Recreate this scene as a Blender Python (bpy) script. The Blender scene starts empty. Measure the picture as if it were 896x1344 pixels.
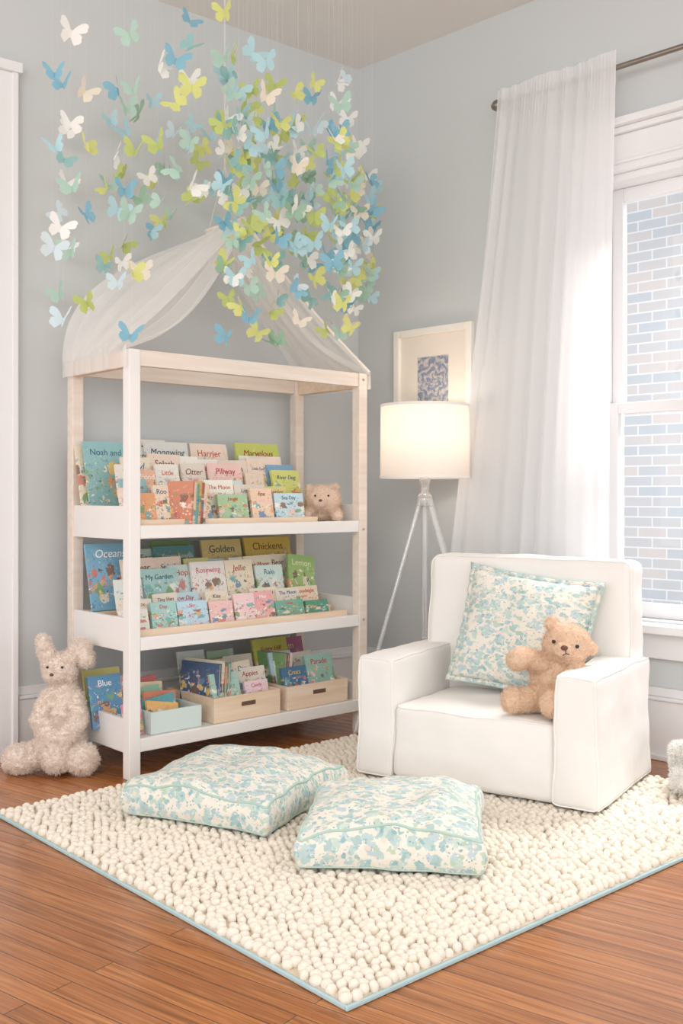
import bpy, bmesh, math, random
import numpy as np
from mathutils import Vector, Matrix, Euler, noise
random.seed(7)
S = bpy.context.scene
COL = S.collection
S.view_settings.view_transform = 'Standard'
S.view_settings.look = 'None'

# ------------------------------------------------------------ helpers
def lin(h):
    h = h.lstrip('#')
    r = [int(h[i:i+2], 16)/255 for i in (0, 2, 4)]
    return tuple(((c/12.92) if c <= .04045 else ((c+.055)/1.055)**2.4) for c in r) + (1,)

def newmat(name):
    m = bpy.data.materials.new(name); m.use_nodes = True
    nt = m.node_tree
    return m, nt, nt.nodes, nt.links, nt.nodes['Principled BSDF']

def pmat(name, hexc, rough=.6, metal=0, bump=0, bscale=60, var=0.0, sheen=0, spec=.5):
    m, nt, N, L, b = newmat(name)
    b.inputs['Base Color'].default_value = lin(hexc)
    b.inputs['Roughness'].default_value = rough
    b.inputs['Metallic'].default_value = metal
    b.inputs['Specular IOR Level'].default_value = spec
    if sheen: b.inputs['Sheen Weight'].default_value = sheen
    if bump or var:
        tc = N.new('ShaderNodeTexCoord'); n = N.new('ShaderNodeTexNoise')
        n.inputs['Scale'].default_value = bscale; n.inputs['Detail'].default_value = 5
        L.new(tc.outputs['Object'], n.inputs['Vector'])
        if bump:
            bp = N.new('ShaderNodeBump'); bp.inputs['Strength'].default_value = bump
            bp.inputs['Distance'].default_value = .01
            L.new(n.outputs['Fac'], bp.inputs['Height']); L.new(bp.outputs['Normal'], b.inputs['Normal'])
        if var:
            c = lin(hexc); r = N.new('ShaderNodeValToRGB')
            r.color_ramp.elements[0].position = .3; r.color_ramp.elements[1].position = .7
            r.color_ramp.elements[0].color = tuple(x*(1-var) for x in c[:3])+(1,)
            r.color_ramp.elements[1].color = c
            L.new(n.outputs['Fac'], r.inputs['Fac']); L.new(r.outputs['Color'], b.inputs['Base Color'])
    return m

def sheer(name, hexc, transp, tl=.55):
    m, nt, N, L, b = newmat(name)
    N.remove(b)
    d = N.new('ShaderNodeBsdfDiffuse'); t = N.new('ShaderNodeBsdfTranslucent'); tr = N.new('ShaderNodeBsdfTransparent')
    d.inputs['Color'].default_value = lin(hexc); t.inputs['Color'].default_value = lin(hexc)
    a = N.new('ShaderNodeMixShader'); a.inputs[0].default_value = tl
    L.new(d.outputs[0], a.inputs[1]); L.new(t.outputs[0], a.inputs[2])
    c = N.new('ShaderNodeMixShader'); c.inputs[0].default_value = transp
    L.new(a.outputs[0], c.inputs[1]); L.new(tr.outputs[0], c.inputs[2])
    L.new(c.outputs[0], N['Material Output'].inputs['Surface'])
    return m

def wood(name, c1, c2, rough=.45, scale=(3, 40, 40)):
    m, nt, N, L, b = newmat(name)
    tc = N.new('ShaderNodeTexCoord'); mp = N.new('ShaderNodeMapping'); mp.inputs['Scale'].default_value = scale
    n = N.new('ShaderNodeTexNoise'); n.inputs['Scale'].default_value = 1; n.inputs['Detail'].default_value = 6
    n.inputs['Distortion'].default_value = .6
    r = N.new('ShaderNodeValToRGB'); r.color_ramp.elements[0].position = .3; r.color_ramp.elements[1].position = .7
    r.color_ramp.elements[0].color = lin(c1); r.color_ramp.elements[1].color = lin(c2)
    L.new(tc.outputs['Object'], mp.inputs[0]); L.new(mp.outputs[0], n.inputs['Vector'])
    L.new(n.outputs['Fac'], r.inputs[0]); L.new(r.outputs[0], b.inputs['Base Color'])
    b.inputs['Roughness'].default_value = rough
    return m

def empty(name, loc=(0, 0, 0), rotz=0, parent=None):
    e = bpy.data.objects.new(name, None); e.location = loc; e.rotation_euler = (0, 0, rotz)
    e.empty_display_size = .1
    COL.objects.link(e); e.parent = parent
    return e

def obj(name, me, mat=None, parent=None, loc=(0, 0, 0), rot=(0, 0, 0), smooth=False):
    o = bpy.data.objects.new(name, me); COL.objects.link(o)
    if mat: 
        for mm in (mat if isinstance(mat, (list, tuple)) else [mat]): me.materials.append(mm)
    o.parent = parent; o.location = loc; o.rotation_euler = rot
    if smooth and hasattr(me, 'polygons'):
        me.polygons.foreach_set('use_smooth', [True]*len(me.polygons))
    return o

def bm_box(bm, lo, hi, mi=0):
    v = [bm.verts.new((x, y, z)) for x in (lo[0], hi[0]) for y in (lo[1], hi[1]) for z in (lo[2], hi[2])]
    fs = [(0, 1, 3, 2), (4, 6, 7, 5), (0, 4, 5, 1), (2, 3, 7, 6), (0, 2, 6, 4), (1, 5, 7, 3)]
    out = []
    for f in fs:
        ff = bm.faces.new([v[i] for i in f]); ff.material_index = mi; out.append(ff)
    return out

def boxes(name, lst, mat, parent=None, bevel=0, loc=(0, 0, 0), rot=(0, 0, 0)):
    bm = bmesh.new()
    for b in lst:
        bm_box(bm, b[0], b[1], b[2] if len(b) > 2 else 0)
    bmesh.ops.recalc_face_normals(bm, faces=bm.faces)
    me = bpy.data.meshes.new(name); bm.to_mesh(me); bm.free()
    o = obj(name, me, mat, parent, loc, rot)
    if bevel:
        md = o.modifiers.new('bevel', 'BEVEL'); md.width = bevel; md.segments = 3; md.limit_method = 'ANGLE'
        me.polygons.foreach_set('use_smooth', [True]*len(me.polygons))
        wn = o.modifiers.new('wn', 'WEIGHTED_NORMAL')
    return o

def tube(name, pts, r, mat, parent=None, cyclic=False, loc=(0, 0, 0), rot=(0, 0, 0), res=4):
    cu = bpy.data.curves.new(name, 'CURVE'); cu.dimensions = '3D'; cu.bevel_depth = r; cu.bevel_resolution = res
    cu.use_fill_caps = True
    sp = cu.splines.new('POLY'); sp.points.add(len(pts)-1)
    for i, p in enumerate(pts): sp.points[i].co = (*p, 1)
    sp.use_cyclic_u = cyclic
    o = bpy.data.objects.new(name, cu); COL.objects.link(o); cu.materials.append(mat)
    o.parent = parent; o.location = loc; o.rotation_euler = rot
    return o

def lathe(name, prof, mat, parent=None, loc=(0, 0, 0), seg=48, rot=(0, 0, 0)):
    bm = bmesh.new(); rings = []
    for r, z in prof:
        rings.append([bm.verts.new((r*math.cos(2*math.pi*i/seg), r*math.sin(2*math.pi*i/seg), z)) for i in range(seg)])
    for a, b in zip(rings[:-1], rings[1:]):
        for i in range(seg):
            bm.faces.new((a[i], a[(i+1) % seg], b[(i+1) % seg], b[i]))
    bmesh.ops.recalc_face_normals(bm, faces=bm.faces)
    me = bpy.data.meshes.new(name); bm.to_mesh(me); bm.free()
    return obj(name, me, mat, parent, loc, rot, smooth=True)

def rpoint(p, h, r):
    q = Vector([max(-(h[i]-r), min(h[i]-r, p[i])) for i in range(3)])
    d = Vector(p)-q
    if d.length > 1e-9: d = d.normalized()*r
    return q+d

def rbox(name, size, r, mat, parent, loc, deform=None, rot=(0, 0, 0), n=16):
    h = [s/2 for s in size]
    def axis(hh):
        inner = hh-r
        a = [-hh, -hh+r*.25, -hh+r*.5, -hh+r*.75]
        mid = [-inner+2*inner*i/n for i in range(n+1)]
        return a+mid+[-x for x in reversed(a)]
    ax = [axis(x) for x in h]
    bm = bmesh.new()
    for a in range(3):
        b, c = (a+1) % 3, (a+2) % 3
        for sgn in (-1, 1):
            g = []
            for u in ax[b]:
                row = []
                for w in ax[c]:
                    p = [0, 0, 0]; p[a] = sgn*h[a]; p[b] = u; p[c] = w
                    row.append(bm.verts.new(rpoint(p, h, r)))
                g.append(row)
            for i in range(len(g)-1):
                for j in range(len(g[0])-1):
                    bm.faces.new((g[i][j], g[i+1][j], g[i+1][j+1], g[i][j+1]))
    bmesh.ops.remove_doubles(bm, verts=bm.verts, dist=1e-5)
    bmesh.ops.recalc_face_normals(bm, faces=bm.faces)
    if deform:
        for v in bm.verts: v.co = deform(v.co.copy(), h)
    me = bpy.data.meshes.new(name); bm.to_mesh(me); bm.free()
    return obj(name, me, mat, parent, loc, rot, smooth=True)

def edge_loop(h, r, a, sgn, n=24):
    b, c = (a+1) % 3, (a+2) % 3; k = r*(1-.7071)
    pts = []
    hb, hc = h[b]-k*.6, h[c]-k*.6
    rr = r*1.0
    def add(u, w):
        p = [0, 0, 0]; p[a] = sgn*(h[a]-k); p[b] = u; p[c] = w; pts.append(Vector(p))
    for (sx, sy, a0) in ((1, 1, 0), (-1, 1, 90), (-1, -1, 180), (1, -1, 270)):
        for i in range(5):
            an = math.radians(a0+90*i/4)
            add(sx*(hb-rr)+rr*math.cos(an), sy*(hc-rr)+rr*math.sin(an))
        nx = {0: ((-1, 1), 90), 90: ((-1, -1), 180), 180: ((1, -1), 270), 270: ((1, 1), 0)}[a0]
        s0 = pts[-1].copy(); an = math.radians(nx[1])
        e = [0, 0, 0]; e[a] = sgn*(h[a]-k); e[b] = nx[0][0]*(hb-rr)+rr*math.cos(an); e[c] = nx[0][1]*(hc-rr)+rr*math.sin(an)
        e = Vector(e)
        for i in range(1, n): pts.append(s0.lerp(e, i/n))
    return pts

# ------------------------------------------------------------ materials
M_wall = pmat('wall_paint', '#d0d4d5', .85, bump=.03, bscale=250)
M_ceil = pmat('ceiling_paint', '#e6e2dd', .9)
M_trim = pmat('trim_paint', '#eeeeef', .4)
M_white = pmat('white_lacquer', '#f4f1ee', .35)
M_birch = wood('birch_wood', '#e8ccae', '#f3dfc9', .5)
M_birchw = wood('whitewashed_wood', '#eadacb', '#f4e9df', .5)
M_slip = pmat('white_canvas', '#f1eeea', .85, bump=.25, bscale=11, sheen=.2)
M_pipe = pmat('white_piping', '#f4f1ec', .8)
M_nickel = pmat('brushed_nickel', '#9a9088', .3, metal=1)

def floor_mat():
    m, nt, N, L, b = newmat('oak_strip_floor')
    tc = N.new('ShaderNodeTexCoord'); mp = N.new('ShaderNodeMapping')
    mp.inputs['Rotation'].default_value = (0, 0, math.radians(36.2))
    L.new(tc.outputs['Object'], mp.inputs[0])
    br = N.new('ShaderNodeTexBrick'); br.offset = .37; br.offset_frequency = 2
    br.inputs['Scale'].default_value = 1; br.inputs['Brick Width'].default_value = 1.3
    br.inputs['Row Height'].default_value = .058; br.inputs['Mortar Size'].default_value = .0013
    br.inputs['Mortar Smooth'].default_value = .3
    br.inputs['Color1'].default_value = (0, 0, 0, 1); br.inputs['Color2'].default_value = (1, 1, 1, 1)
    br.inputs['Mortar'].default_value = (.5, .5, .5, 1)
    L.new(mp.outputs[0], br.inputs['Vector'])
    m2 = N.new('ShaderNodeMapping'); m2.inputs['Scale'].default_value = (2.0, 55, 1)
    L.new(mp.outputs[0], m2.inputs[0])
    off = N.new('ShaderNodeVectorMath'); off.operation = 'MULTIPLY_ADD'
    off.inputs[1].default_value = (7, 7, 7)
    L.new(br.outputs['Color'], off.inputs[0]); L.new(m2.outputs[0], off.inputs[2])
    n = N.new('ShaderNodeTexNoise'); n.inputs['Scale'].default_value = 1.5; n.inputs['Detail'].default_value = 8
    n.inputs['Distortion'].default_value = 1.2
    L.new(off.outputs[0], n.inputs['Vector'])
    r = N.new('ShaderNodeValToRGB')
    e = r.color_ramp.elements; e[0].position = .28; e[0].color = lin('#88501f'); e[1].position = .72; e[1].color = lin('#d08f58')
    e2 = r.color_ramp.elements.new(.5); e2.color = lin('#b8733c')
    L.new(n.outputs['Fac'], r.inputs[0])
    hs = N.new('ShaderNodeMix'); hs.data_type = 'RGBA'; hs.blend_type = 'MULTIPLY'; hs.inputs[0].default_value = 1
    rr = N.new('ShaderNodeValToRGB'); rr.color_ramp.elements[0].color = (.74, .68, .62, 1); rr.color_ramp.elements[1].color = (1.0, 1.0, 1.0, 1)
    L.new(br.outputs['Color'], rr.inputs[0])
    L.new(r.outputs[0], hs.inputs['A']); L.new(rr.outputs[0], hs.inputs['B'])
    mx = N.new('ShaderNodeMix'); mx.data_type = 'RGBA'
    L.new(br.outputs['Fac'], mx.inputs[0]); L.new(hs.outputs['Result'], mx.inputs['A']); mx.inputs['B'].default_value = lin('#4c260f')
    L.new(mx.outputs['Result'], b.inputs['Base Color'])
    b.inputs['Roughness'].default_value = .27
    b.inputs['Coat Weight'].default_value = .25; b.inputs['Coat Roughness'].default_value = .12
    bp = N.new('ShaderNodeBump'); bp.inputs['Strength'].default_value = .35; bp.inputs['Distance'].default_value = .0015; bp.invert = True
    L.new(br.outputs['Fac'], bp.inputs['Height']); L.new(bp.outputs[0], b.inputs['Normal'])
    return m
M_floor = floor_mat()

def fabric_mat():
    m, nt, N, L, b = newmat('aqua_leaf_print_cotton')
    tc = N.new('ShaderNodeTexCoord')
    nz = N.new('ShaderNodeTexNoise'); nz.inputs['Scale'].default_value = 40; nz.inputs['Detail'].default_value = 3
    L.new(tc.outputs['Object'], nz.inputs['Vector'])
    w = N.new('ShaderNodeVectorMath'); w.operation = 'MULTIPLY_ADD'; w.inputs[1].default_value = (.028, .028, .028)
    L.new(nz.outputs['Color'], w.inputs[0]); L.new(tc.outputs['Object'], w.inputs[2])
    prev = None
    for k, (sc, th, drop, rotz, cols) in enumerate([(30, .46, .06, .6, ['#b1cdcd', '#c2d5cd', '#b8ccd5', '#a3c4c4']), (46, .36, .40, 2.2, ['#bacdb4', '#9dc1c6', '#ead9ca', '#91b8bb']), (95, .30, .45, 1.2, ['#86adb3', '#f1ede2', '#a2bdcb', '#f1ede2'])]):
        mp = N.new('ShaderNodeMapping'); mp.inputs['Location'].default_value = (k*3.3, k*1.7, k*.4)
        mp.inputs['Rotation'].default_value = (0, 0, rotz)
        mp.inputs['Scale'].default_value = (1, 1.6, 1)
        L.new(w.outputs[0], mp.inputs[0])
        v = N.new('ShaderNodeTexVoronoi'); v.inputs['Scale'].default_value = sc; v.inputs['Randomness'].default_value = .95
        L.new(mp.outputs[0], v.inputs['Vector'])
        r = N.new('ShaderNodeValToRGB'); r.color_ramp.interpolation = 'CONSTANT'
        r.color_ramp.elements[0].color = lin(cols[0]); r.color_ramp.elements[1].color = lin(cols[3]); r.color_ramp.elements[1].position = .8
        for j, c in enumerate(cols[1:3]):
            e = r.color_ramp.elements.new(.3+.25*j); e.color = lin(c)
        sp = N.new('ShaderNodeSeparateColor'); L.new(v.outputs['Color'], sp.inputs[0]); L.new(sp.outputs[0], r.inputs[0])
        mk = N.new('ShaderNodeMapRange'); mk.inputs['From Min'].default_value = th; mk.inputs['From Max'].default_value = th+.07
        mk.inputs['To Min'].default_value = .85; mk.inputs['To Max'].default_value = 0
        L.new(v.outputs['Distance'], mk.inputs['Value'])
        gt = N.new('ShaderNodeMath'); gt.operation = 'GREATER_THAN'; gt.inputs[1].default_value = drop
        L.new(sp.outputs[1], gt.inputs[0])
        mu = N.new('ShaderNodeMath'); mu.operation = 'MULTIPLY'; L.new(gt.outputs[0], mu.inputs[0]); L.new(mk.outputs[0], mu.inputs[1])
        mx = N.new('ShaderNodeMix'); mx.data_type = 'RGBA'
        L.new(mu.outputs[0], mx.inputs[0])
        if prev is None: mx.inputs['A'].default_value = lin('#eae5da')
        else: L.new(prev, mx.inputs['A'])
        L.new(r.outputs[0], mx.inputs['B'])
        prev = mx.outputs['Result']
    L.new(prev, b.inputs['Base Color'])
    b.inputs['Roughness'].default_value = .85
    n2 = N.new('ShaderNodeTexNoise'); n2.inputs['Scale'].default_value = 12; n2.inputs['Detail'].default_value = 4; n2.inputs['Distortion'].default_value = .8
    L.new(tc.outputs['Object'], n2.inputs['Vector'])
    bp = N.new('ShaderNodeBump'); bp.inputs['Strength'].default_value = .55; bp.inputs['Distance'].default_value = .02
    L.new(n2.outputs['Fac'], bp.inputs['Height']); L.new(bp.outputs[0], b.inputs['Normal'])
    return m
M_fab = fabric_mat()
M_fabpipe = pmat('sage_piping', '#b4cec4', .8)

# ------------------------------------------------------------ room shell
CX, CY = .0855, 5.25
CEIL = 3.22
AL = math.atan2(.633, .774)       # back wall direction
AR = math.atan2(-.695, .719)      # right wall direction
def poly_slab(name, pts, z0, z1, mat):
    bm = bmesh.new()
    a = [bm.verts.new((x, y, z0)) for x, y in pts]; b = [bm.verts.new((x, y, z1)) for x, y in pts]
    bm.faces.new(a); bm.faces.new(b[::-1])
    for i in range(len(pts)):
        j = (i+1) % len(pts); bm.faces.new((a[i], a[j], b[j], b[i]))
    bmesh.ops.recalc_face_normals(bm, faces=bm.faces)
    me = bpy.data.meshes.new(name); bm.to_mesh(me); bm.free()
    return obj(name, me, mat)
room = [(CX, CY), (CX-4*.774, CY-4*.633), (CX-4*.774, -1.6), (CX+4*.719, -1.6), (CX+4*.719, CY-4*.695)]
poly_slab('floor', room, -.12, 0, M_floor)
poly_slab('ceiling', room, CEIL, CEIL+.12, M_ceil)
boxes('wall_back', [((-1.93, 0, 0), (.2, .18, CEIL)), ((-4, 0, 0), (-2.75, .18, CEIL)), ((-2.75, 0, 2.66), (-1.93, .18, CEIL))], M_wall, loc=(CX, CY, 0), rot=(0, 0, AL))
WX0, WX1, WZ0, WZ1 = 1.36, 2.44, .55, 2.37
boxes('wall_right', [((0, 0, 0), (WX0, .2, CEIL)), ((WX1, 0, 0), (4, .2, CEIL)), ((WX0, 0, 0), (WX1, .2, WZ0)), ((WX0, 0, WZ1), (WX1, .2, CEIL))], M_wall, loc=(CX, CY, 0), rot=(0, 0, AR))
def baseboard(name, x0, x1, ang):
    boxes(name, [((x0, -.022, 0), (x1, 0, .235)), ((x0, -.03, .235), (x1, 0, .25)), ((x0, -.016, .25), (x1, 0, .285)), ((x0, -.038, 0), (x1, -.022, .022))], M_trim, bevel=.004, loc=(CX, CY, 0), rot=(0, 0, ang))
baseboard('baseboard_back', -1.79, -.03, AL)
baseboard('baseboard_right', .03, 4, AR)
d = empty('door_1', (CX, CY, 0), AL)
boxes('casing', [((-1.93, -.03, 0), (-1.80, 0, 2.72)), ((-2.88, -.03, 0), (-2.75, 0, 2.72)), ((-2.75, -.03, 2.62), (-1.93, 0, 2.72)), ((-1.90, -.042, 0), (-1.80, -.03, 2.72)), ((-1.825, -.052, 0), (-1.80, -.04, 2.72)), ((-2.9, -.06, 2.72), (-1.785, 0, 2.76))], M_trim, d, bevel=.004)
boxes('slab', [((-2.745, .03, .01), (-1.935, .07, 2.65)), ((-2.64, .022, .2), (-2.04, .03, 1.1)), ((-2.64, .022, 1.25), (-2.04, .03, 2.5))], M_trim, d, bevel=.004)
lathe('knob', [(0.0, 0), (.012, 0), (.012, .03), (.028, .04), (.03, .055), (.02, .068), (0.0, .07)], M_nickel, d, loc=(-2.0, .03, 1.0), rot=(math.radians(90), 0, 0))
w = empty('window_1', (CX, CY, 0), AR)
cw = .13
boxes('casing', [((WX0-cw, -.03, WZ0-.02), (WX0, 0, WZ1)), ((WX1, -.03, WZ0-.02), (WX1+cw, 0, WZ1)), ((WX0-cw, -.03, WZ1), (WX1+cw, 0, WZ1+.15)),
    ((WX0-cw-.02, -.05, WZ1+.15), (WX1+cw+.02, 0, WZ1+.175)), ((WX0-cw-.04, -.08, WZ1+.175), (WX1+cw+.04, 0, WZ1+.205)), ((WX0-cw-.01, -.04, WZ1+.03), (WX1+cw+.01, -.03, WZ1+.045)),
    ((WX0-.03, -.04, WZ0), (WX0-.012, -.03, WZ1+.01)), ((WX0-cw-.04, -.09, WZ0-.045), (WX1+cw+.04, .1, WZ0-.01)), ((WX0-cw, -.028, WZ0-.15), (WX1+cw, 0, WZ0-.045))], M_trim, w, bevel=.005)
boxes('jamb', [((WX0, 0, WZ0-.01), (WX0+.02, .2, WZ1)), ((WX1-.02, 0, WZ0-.01), (WX1, .2, WZ1)), ((WX0, 0, WZ1-.03), (WX1, .2, WZ1)), ((WX0, .1, WZ0-.02), (WX1, .22, WZ0+.01))], M_trim, w)
def sash(name, z0, z1, y, rt, rb):
    a, b_ = WX0+.02, WX1-.02
    boxes(name, [((a, y, z0), (a+.05, y+.035, z1)), ((b_-.05, y, z0), (b_, y+.035, z1)), ((a+.05, y, z0), (b_-.05, y+.035, z0+rb)), ((a+.05, y, z1-rt), (b_-.05, y+.035, z1))], M_trim, w, bevel=.004)
sash('lower_sash', WZ0+.0, 1.435, .055, .045, .06)
sash('upper_sash', 1.395, WZ1-.03, .1, .055, .045)
mg, nt, N, L, b = newmat('window_glass'); N.remove(b)
tr = N.new('ShaderNodeBsdfTransparent'); gl = N.new('ShaderNodeBsdfGlossy'); gl.inputs['Roughness'].default_value = .02
mxs = N.new('ShaderNodeMixShader'); mxs.inputs[0].default_value = .04
L.new(tr.outputs[0], mxs.inputs[1]); L.new(gl.outputs[0], mxs.inputs[2]); L.new(mxs.outputs[0], N['Material Output'].inputs[0])
boxes('glass', [((WX0+.07, .07, WZ0+.06), (WX1-.07, .073, 1.39)), ((WX0+.07, .115, 1.44), (WX1-.07, .118, WZ1-.085))], mg, w)

def brick_mat():
    m, nt, N, L, b = newmat('pale_brick')
    tc = N.new('ShaderNodeTexCoord'); mp = N.new('ShaderNodeMapping'); mp.inputs['Rotation'].default_value = (math.radians(90), 0, 0)
    L.new(tc.outputs['Object'], mp.inputs[0])
    br = N.new('ShaderNodeTexBrick'); br.inputs['Scale'].default_value = 1; br.inputs['Brick Width'].default_value = .24
    br.inputs['Row Height'].default_value = .08; br.inputs['Mortar Size'].default_value = .006
    br.inputs['Color1'].default_value = lin('#b3acaa'); br.inputs['Color2'].default_value = lin('#a0a6ae'); br.inputs['Mortar'].default_value = lin('#c2c3c6')
    L.new(mp.outputs[0], br.inputs['Vector']); L.new(br.outputs['Color'], b.inputs['Base Color']); b.inputs['Roughness'].default_value = .9
    return m
f = empty('brick_building', (CX, CY, 0), AR)
boxes('facade', [((-4, 3.6, -1), (2.9, 3.9, 4.6)), ((4.0, 3.6, -1), (9, 3.9, 4.6)), ((2.9, 3.6, -1), (4.0, 3.9, .3)), ((2.9, 3.6, 2.6), (4.0, 3.9, 4.6))], brick_mat(), f)
boxes('facade_window', [((2.9, 3.7, .3), (4.0, 3.75, 2.6))], pmat('far_glass', '#8797a6', .2), f)
boxes('facade_frame', [((2.9, 3.64, 1.4), (4.0, 3.7, 1.48)), ((3.42, 3.64, .3), (3.48, 3.7, 2.6)), ((2.85, 3.52, .2), (4.05, 3.7, .3))], M_trim, f)
poly_slab('outdoor_ground', [(0.3, 5.35), (3.2, 2.5), (9, 2.5), (9, 9), (0.3, 9)], -1.1, -1.0, pmat('pavement', '#b9b9b6', .9, var=.1))

# ------------------------------------------------------------ curtain + rod
cr = empty('curtain_rod', (CX, CY, 0), AR)
tube('rod', [(.975, -.10, 2.765), (3.4, -.10, 2.765)], .011, M_nickel, cr)
lathe('finial', [(0, -.03), (.014, -.028), (.024, -.012), (.026, 0), (.022, .014), (.013, .022), (.011, .04), (.016, .045), (.016, .052), (.011, .055)], M_nickel, cr, loc=(.935, -.10, 2.765), rot=(0, math.radians(90), 0))
for i, s in enumerate((1.0, 3.0)):
    tube('bracket_%d' % i, [(s, 0, 2.74), (s, -.06, 2.74), (s, -.10, 2.752)], .007, M_nickel, cr)
def curtain():
    bm = bmesh.new(); nu, nv = 300, 80; g = []
    for j in range(nv+1):
        z = 2.815-(2.815-.015)*j/nv
        f_ = 1-z/2.815
        left = .96-.25*min(1, (f_/.72))**1.1-.02*f_
        right = 1.535-.02*math.sin(f_*3)-.02*f_
        row = []
        for i in range(nu+1):
            u = i/nu
            ph = u*2*math.pi*10+1.8*math.sin(u*6+.6)+.7*math.sin(f_*2.2+u*4)
            amp = (.007+.013*min(1, f_*2.5))*(0.6+.45*math.sin(u*11+1+f_*2))
            x = left+(right-left)*u
            y = -.140+amp*math.sin(ph)-.02*f_+.010*math.sin(u*12+f_*4)
            if f_ < .10: y += .0025*math.sin(u*2*math.pi*38)*(1-f_/.10)
            row.append(bm.verts.new((x, min(y, -.118 if f_ < .05 else -.05), z)))
        g.append(row)
    for j in range(nv):
        for i in range(nu):
            bm.faces.new((g[j][i], g[j][i+1], g[j+1][i+1], g[j+1][i]))
    me = bpy.data.meshes.new('sheer_curtain'); bm.to_mesh(me); bm.free()
    return obj('sheer_curtain', me, sheer('white_voile', '#fefeff', .14, .5), None, (CX, CY, 0), (0, 0, AR), smooth=True)
curtain()

# ------------------------------------------------------------ framed art on right wall
fr = empty('framed_picture', (CX, CY, 0), AR)
fx0, fx1, fz0, fz1 = .262, .735, 1.27, 1.85
boxes('frame', [((fx0, -.03, fz0), (fx0+.035, 0, fz1)), ((fx1-.035, -.03, fz0), (fx1, 0, fz1)), ((fx0+.035, -.03, fz0), (fx1-.035, 0, fz0+.035)), ((fx0+.035, -.03, fz1-.035), (fx1-.035, 0, fz1))], pmat('cream_frame', '#f6f1e8', .45), fr, bevel=.004)
boxes('mat_board', [((fx0+.03, -.012, fz0+.03), (fx1-.03, -.004, fz1-.03))], pmat('mat_board', '#efe6da', .9), fr)
m, nt, N, L, b = newmat('floral_print')
tc = N.new('ShaderNodeTexCoord')
def petal_math(op, a_, b_=None, v=None):
    n_ = N.new('ShaderNodeMath'); n_.operation = op; L.new(a_, n_.inputs[0])
    if b_ is not None: L.new(b_, n_.inputs[1])
    if v is not None: n_.inputs[1].default_value = v
    return n_.outputs[0]
nn = N.new('ShaderNodeTexNoise'); nn.inputs['Scale'].default_value = 28; nn.inputs['Detail'].default_value = 3; L.new(tc.outputs['Object'], nn.inputs[0])
wp_ = N.new('ShaderNodeVectorMath'); wp_.operation = 'MULTIPLY_ADD'; wp_.inputs[1].default_value = (.07, .07, .07)
L.new(nn.outputs['Color'], wp_.inputs[0]); L.new(tc.outputs['Object'], wp_.inputs[2])
sx_ = N.new('ShaderNodeSeparateXYZ'); mp = N.new('ShaderNodeMapping'); mp.inputs['Location'].default_value = (-.5325, -.035, -1.615)
L.new(wp_.outputs[0], mp.inputs[0]); L.new(mp.outputs[0], sx_.inputs[0])
ang = petal_math('ARCTAN2', sx_.outputs['Z'], sx_.outputs['X']); wav = petal_math('SINE', petal_math('MULTIPLY', ang, v=7.0))
ln = N.new('ShaderNodeVectorMath'); ln.operation = 'LENGTH'; L.new(mp.outputs[0], ln.inputs[0])
rad = petal_math('SINE', petal_math('ADD', petal_math('MULTIPLY', ln.outputs['Value'], v=170.0), petal_math('MULTIPLY', wav, v=1.6)))
n3 = N.new('ShaderNodeTexNoise'); n3.inputs['Scale'].default_value = 90; L.new(tc.outputs['Object'], n3.inputs[0])
mixv = petal_math('ADD', petal_math('MULTIPLY', rad, v=.25), n3.outputs['Fac'])
r = N.new('ShaderNodeValToRGB'); r.color_ramp.elements[0].color = lin('#7f8ca6'); r.color_ramp.elements[0].position = .25; r.color_ramp.elements[1].color = lin('#d4cabf'); r.color_ramp.elements[1].position = .85
L.new(mixv, r.inputs[0]); L.new(r.outputs[0], b.inputs['Base Color'])
boxes('print', [((.405, -.015, 1.44), (.59, -.0115, 1.71))], m, fr)

# ------------------------------------------------------------ bookshelf
SH = math.atan2(.6662, .7457)
SL = (-.776, 3.81, 0)
sh = empty('house_bookshelf', SL, SH)
SW, SD = 1.149, .44
a = .024
for i, (x, y) in enumerate(((0, 0), (SW, 0), (0, SD), (SW, SD))):
    boxes('post_%d' % i, [((x-a, y-a, 0), (x+a, y+a, 1.59))], M_white if i == 0 else M_birchw, sh, bevel=.004)
boxes('top_front_rail', [((a, -.018, 1.53), (SW-a, .012, 1.59))], M_birchw, sh, bevel=.003)
boxes('top_back_rail', [((a, SD-.012, 1.53), (SW-a, SD+.018, 1.59))], M_birchw, sh, bevel=.003)
boxes('top_side_rail_l', [((-.018, a, 1.525), (.012, SD-a, 1.585))], M_birch, sh, bevel=.003)
boxes('top_side_rail_r', [((SW-.012, a, 1.525), (SW+.018, SD-a, 1.585))], M_birch, sh, bevel=.003)
shelfz = (.93, .515, .14)
for k, z in enumerate(shelfz):
    boxes('shelf_board_%d' % k, [((-.015, .0, z-.025), (SW+.015, SD, z))], M_white, sh, bevel=.002)
    boxes('shelf_front_%d' % k, [((a, -.022, z-.042), (SW-a, -.002, z+.008))], M_white, sh, bevel=.004)
    boxes('shelf_side_%d' % k, [((-.02, a, z-.045), (0, SD-a, z+.08)), ((SW, a, z-.045), (SW+.02, SD-a, z+.08))], M_white, sh, bevel=.003)
    boxes('shelf_back_%d' % k, [((a, SD-.02, z), (SW-a, SD, z+.07))], M_birch, sh, bevel=.003)
    if k < 2:
        boxes('tier_%d' % k, [((.02, .17, z), (SW-.02, .29, z+.035)), ((.02, .29, z), (SW-.02, SD-.02, z+.075))], M_birch, sh, bevel=.003)
        boxes('ledge_%d' % k, [((.03, .028, z), (SW-.22 if k == 0 else SW-.05, .043, z+.028))], M_birch, sh, bevel=.003)
scr = pmat('screw_cap', '#b9aea4', .4, metal=.3)
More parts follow.
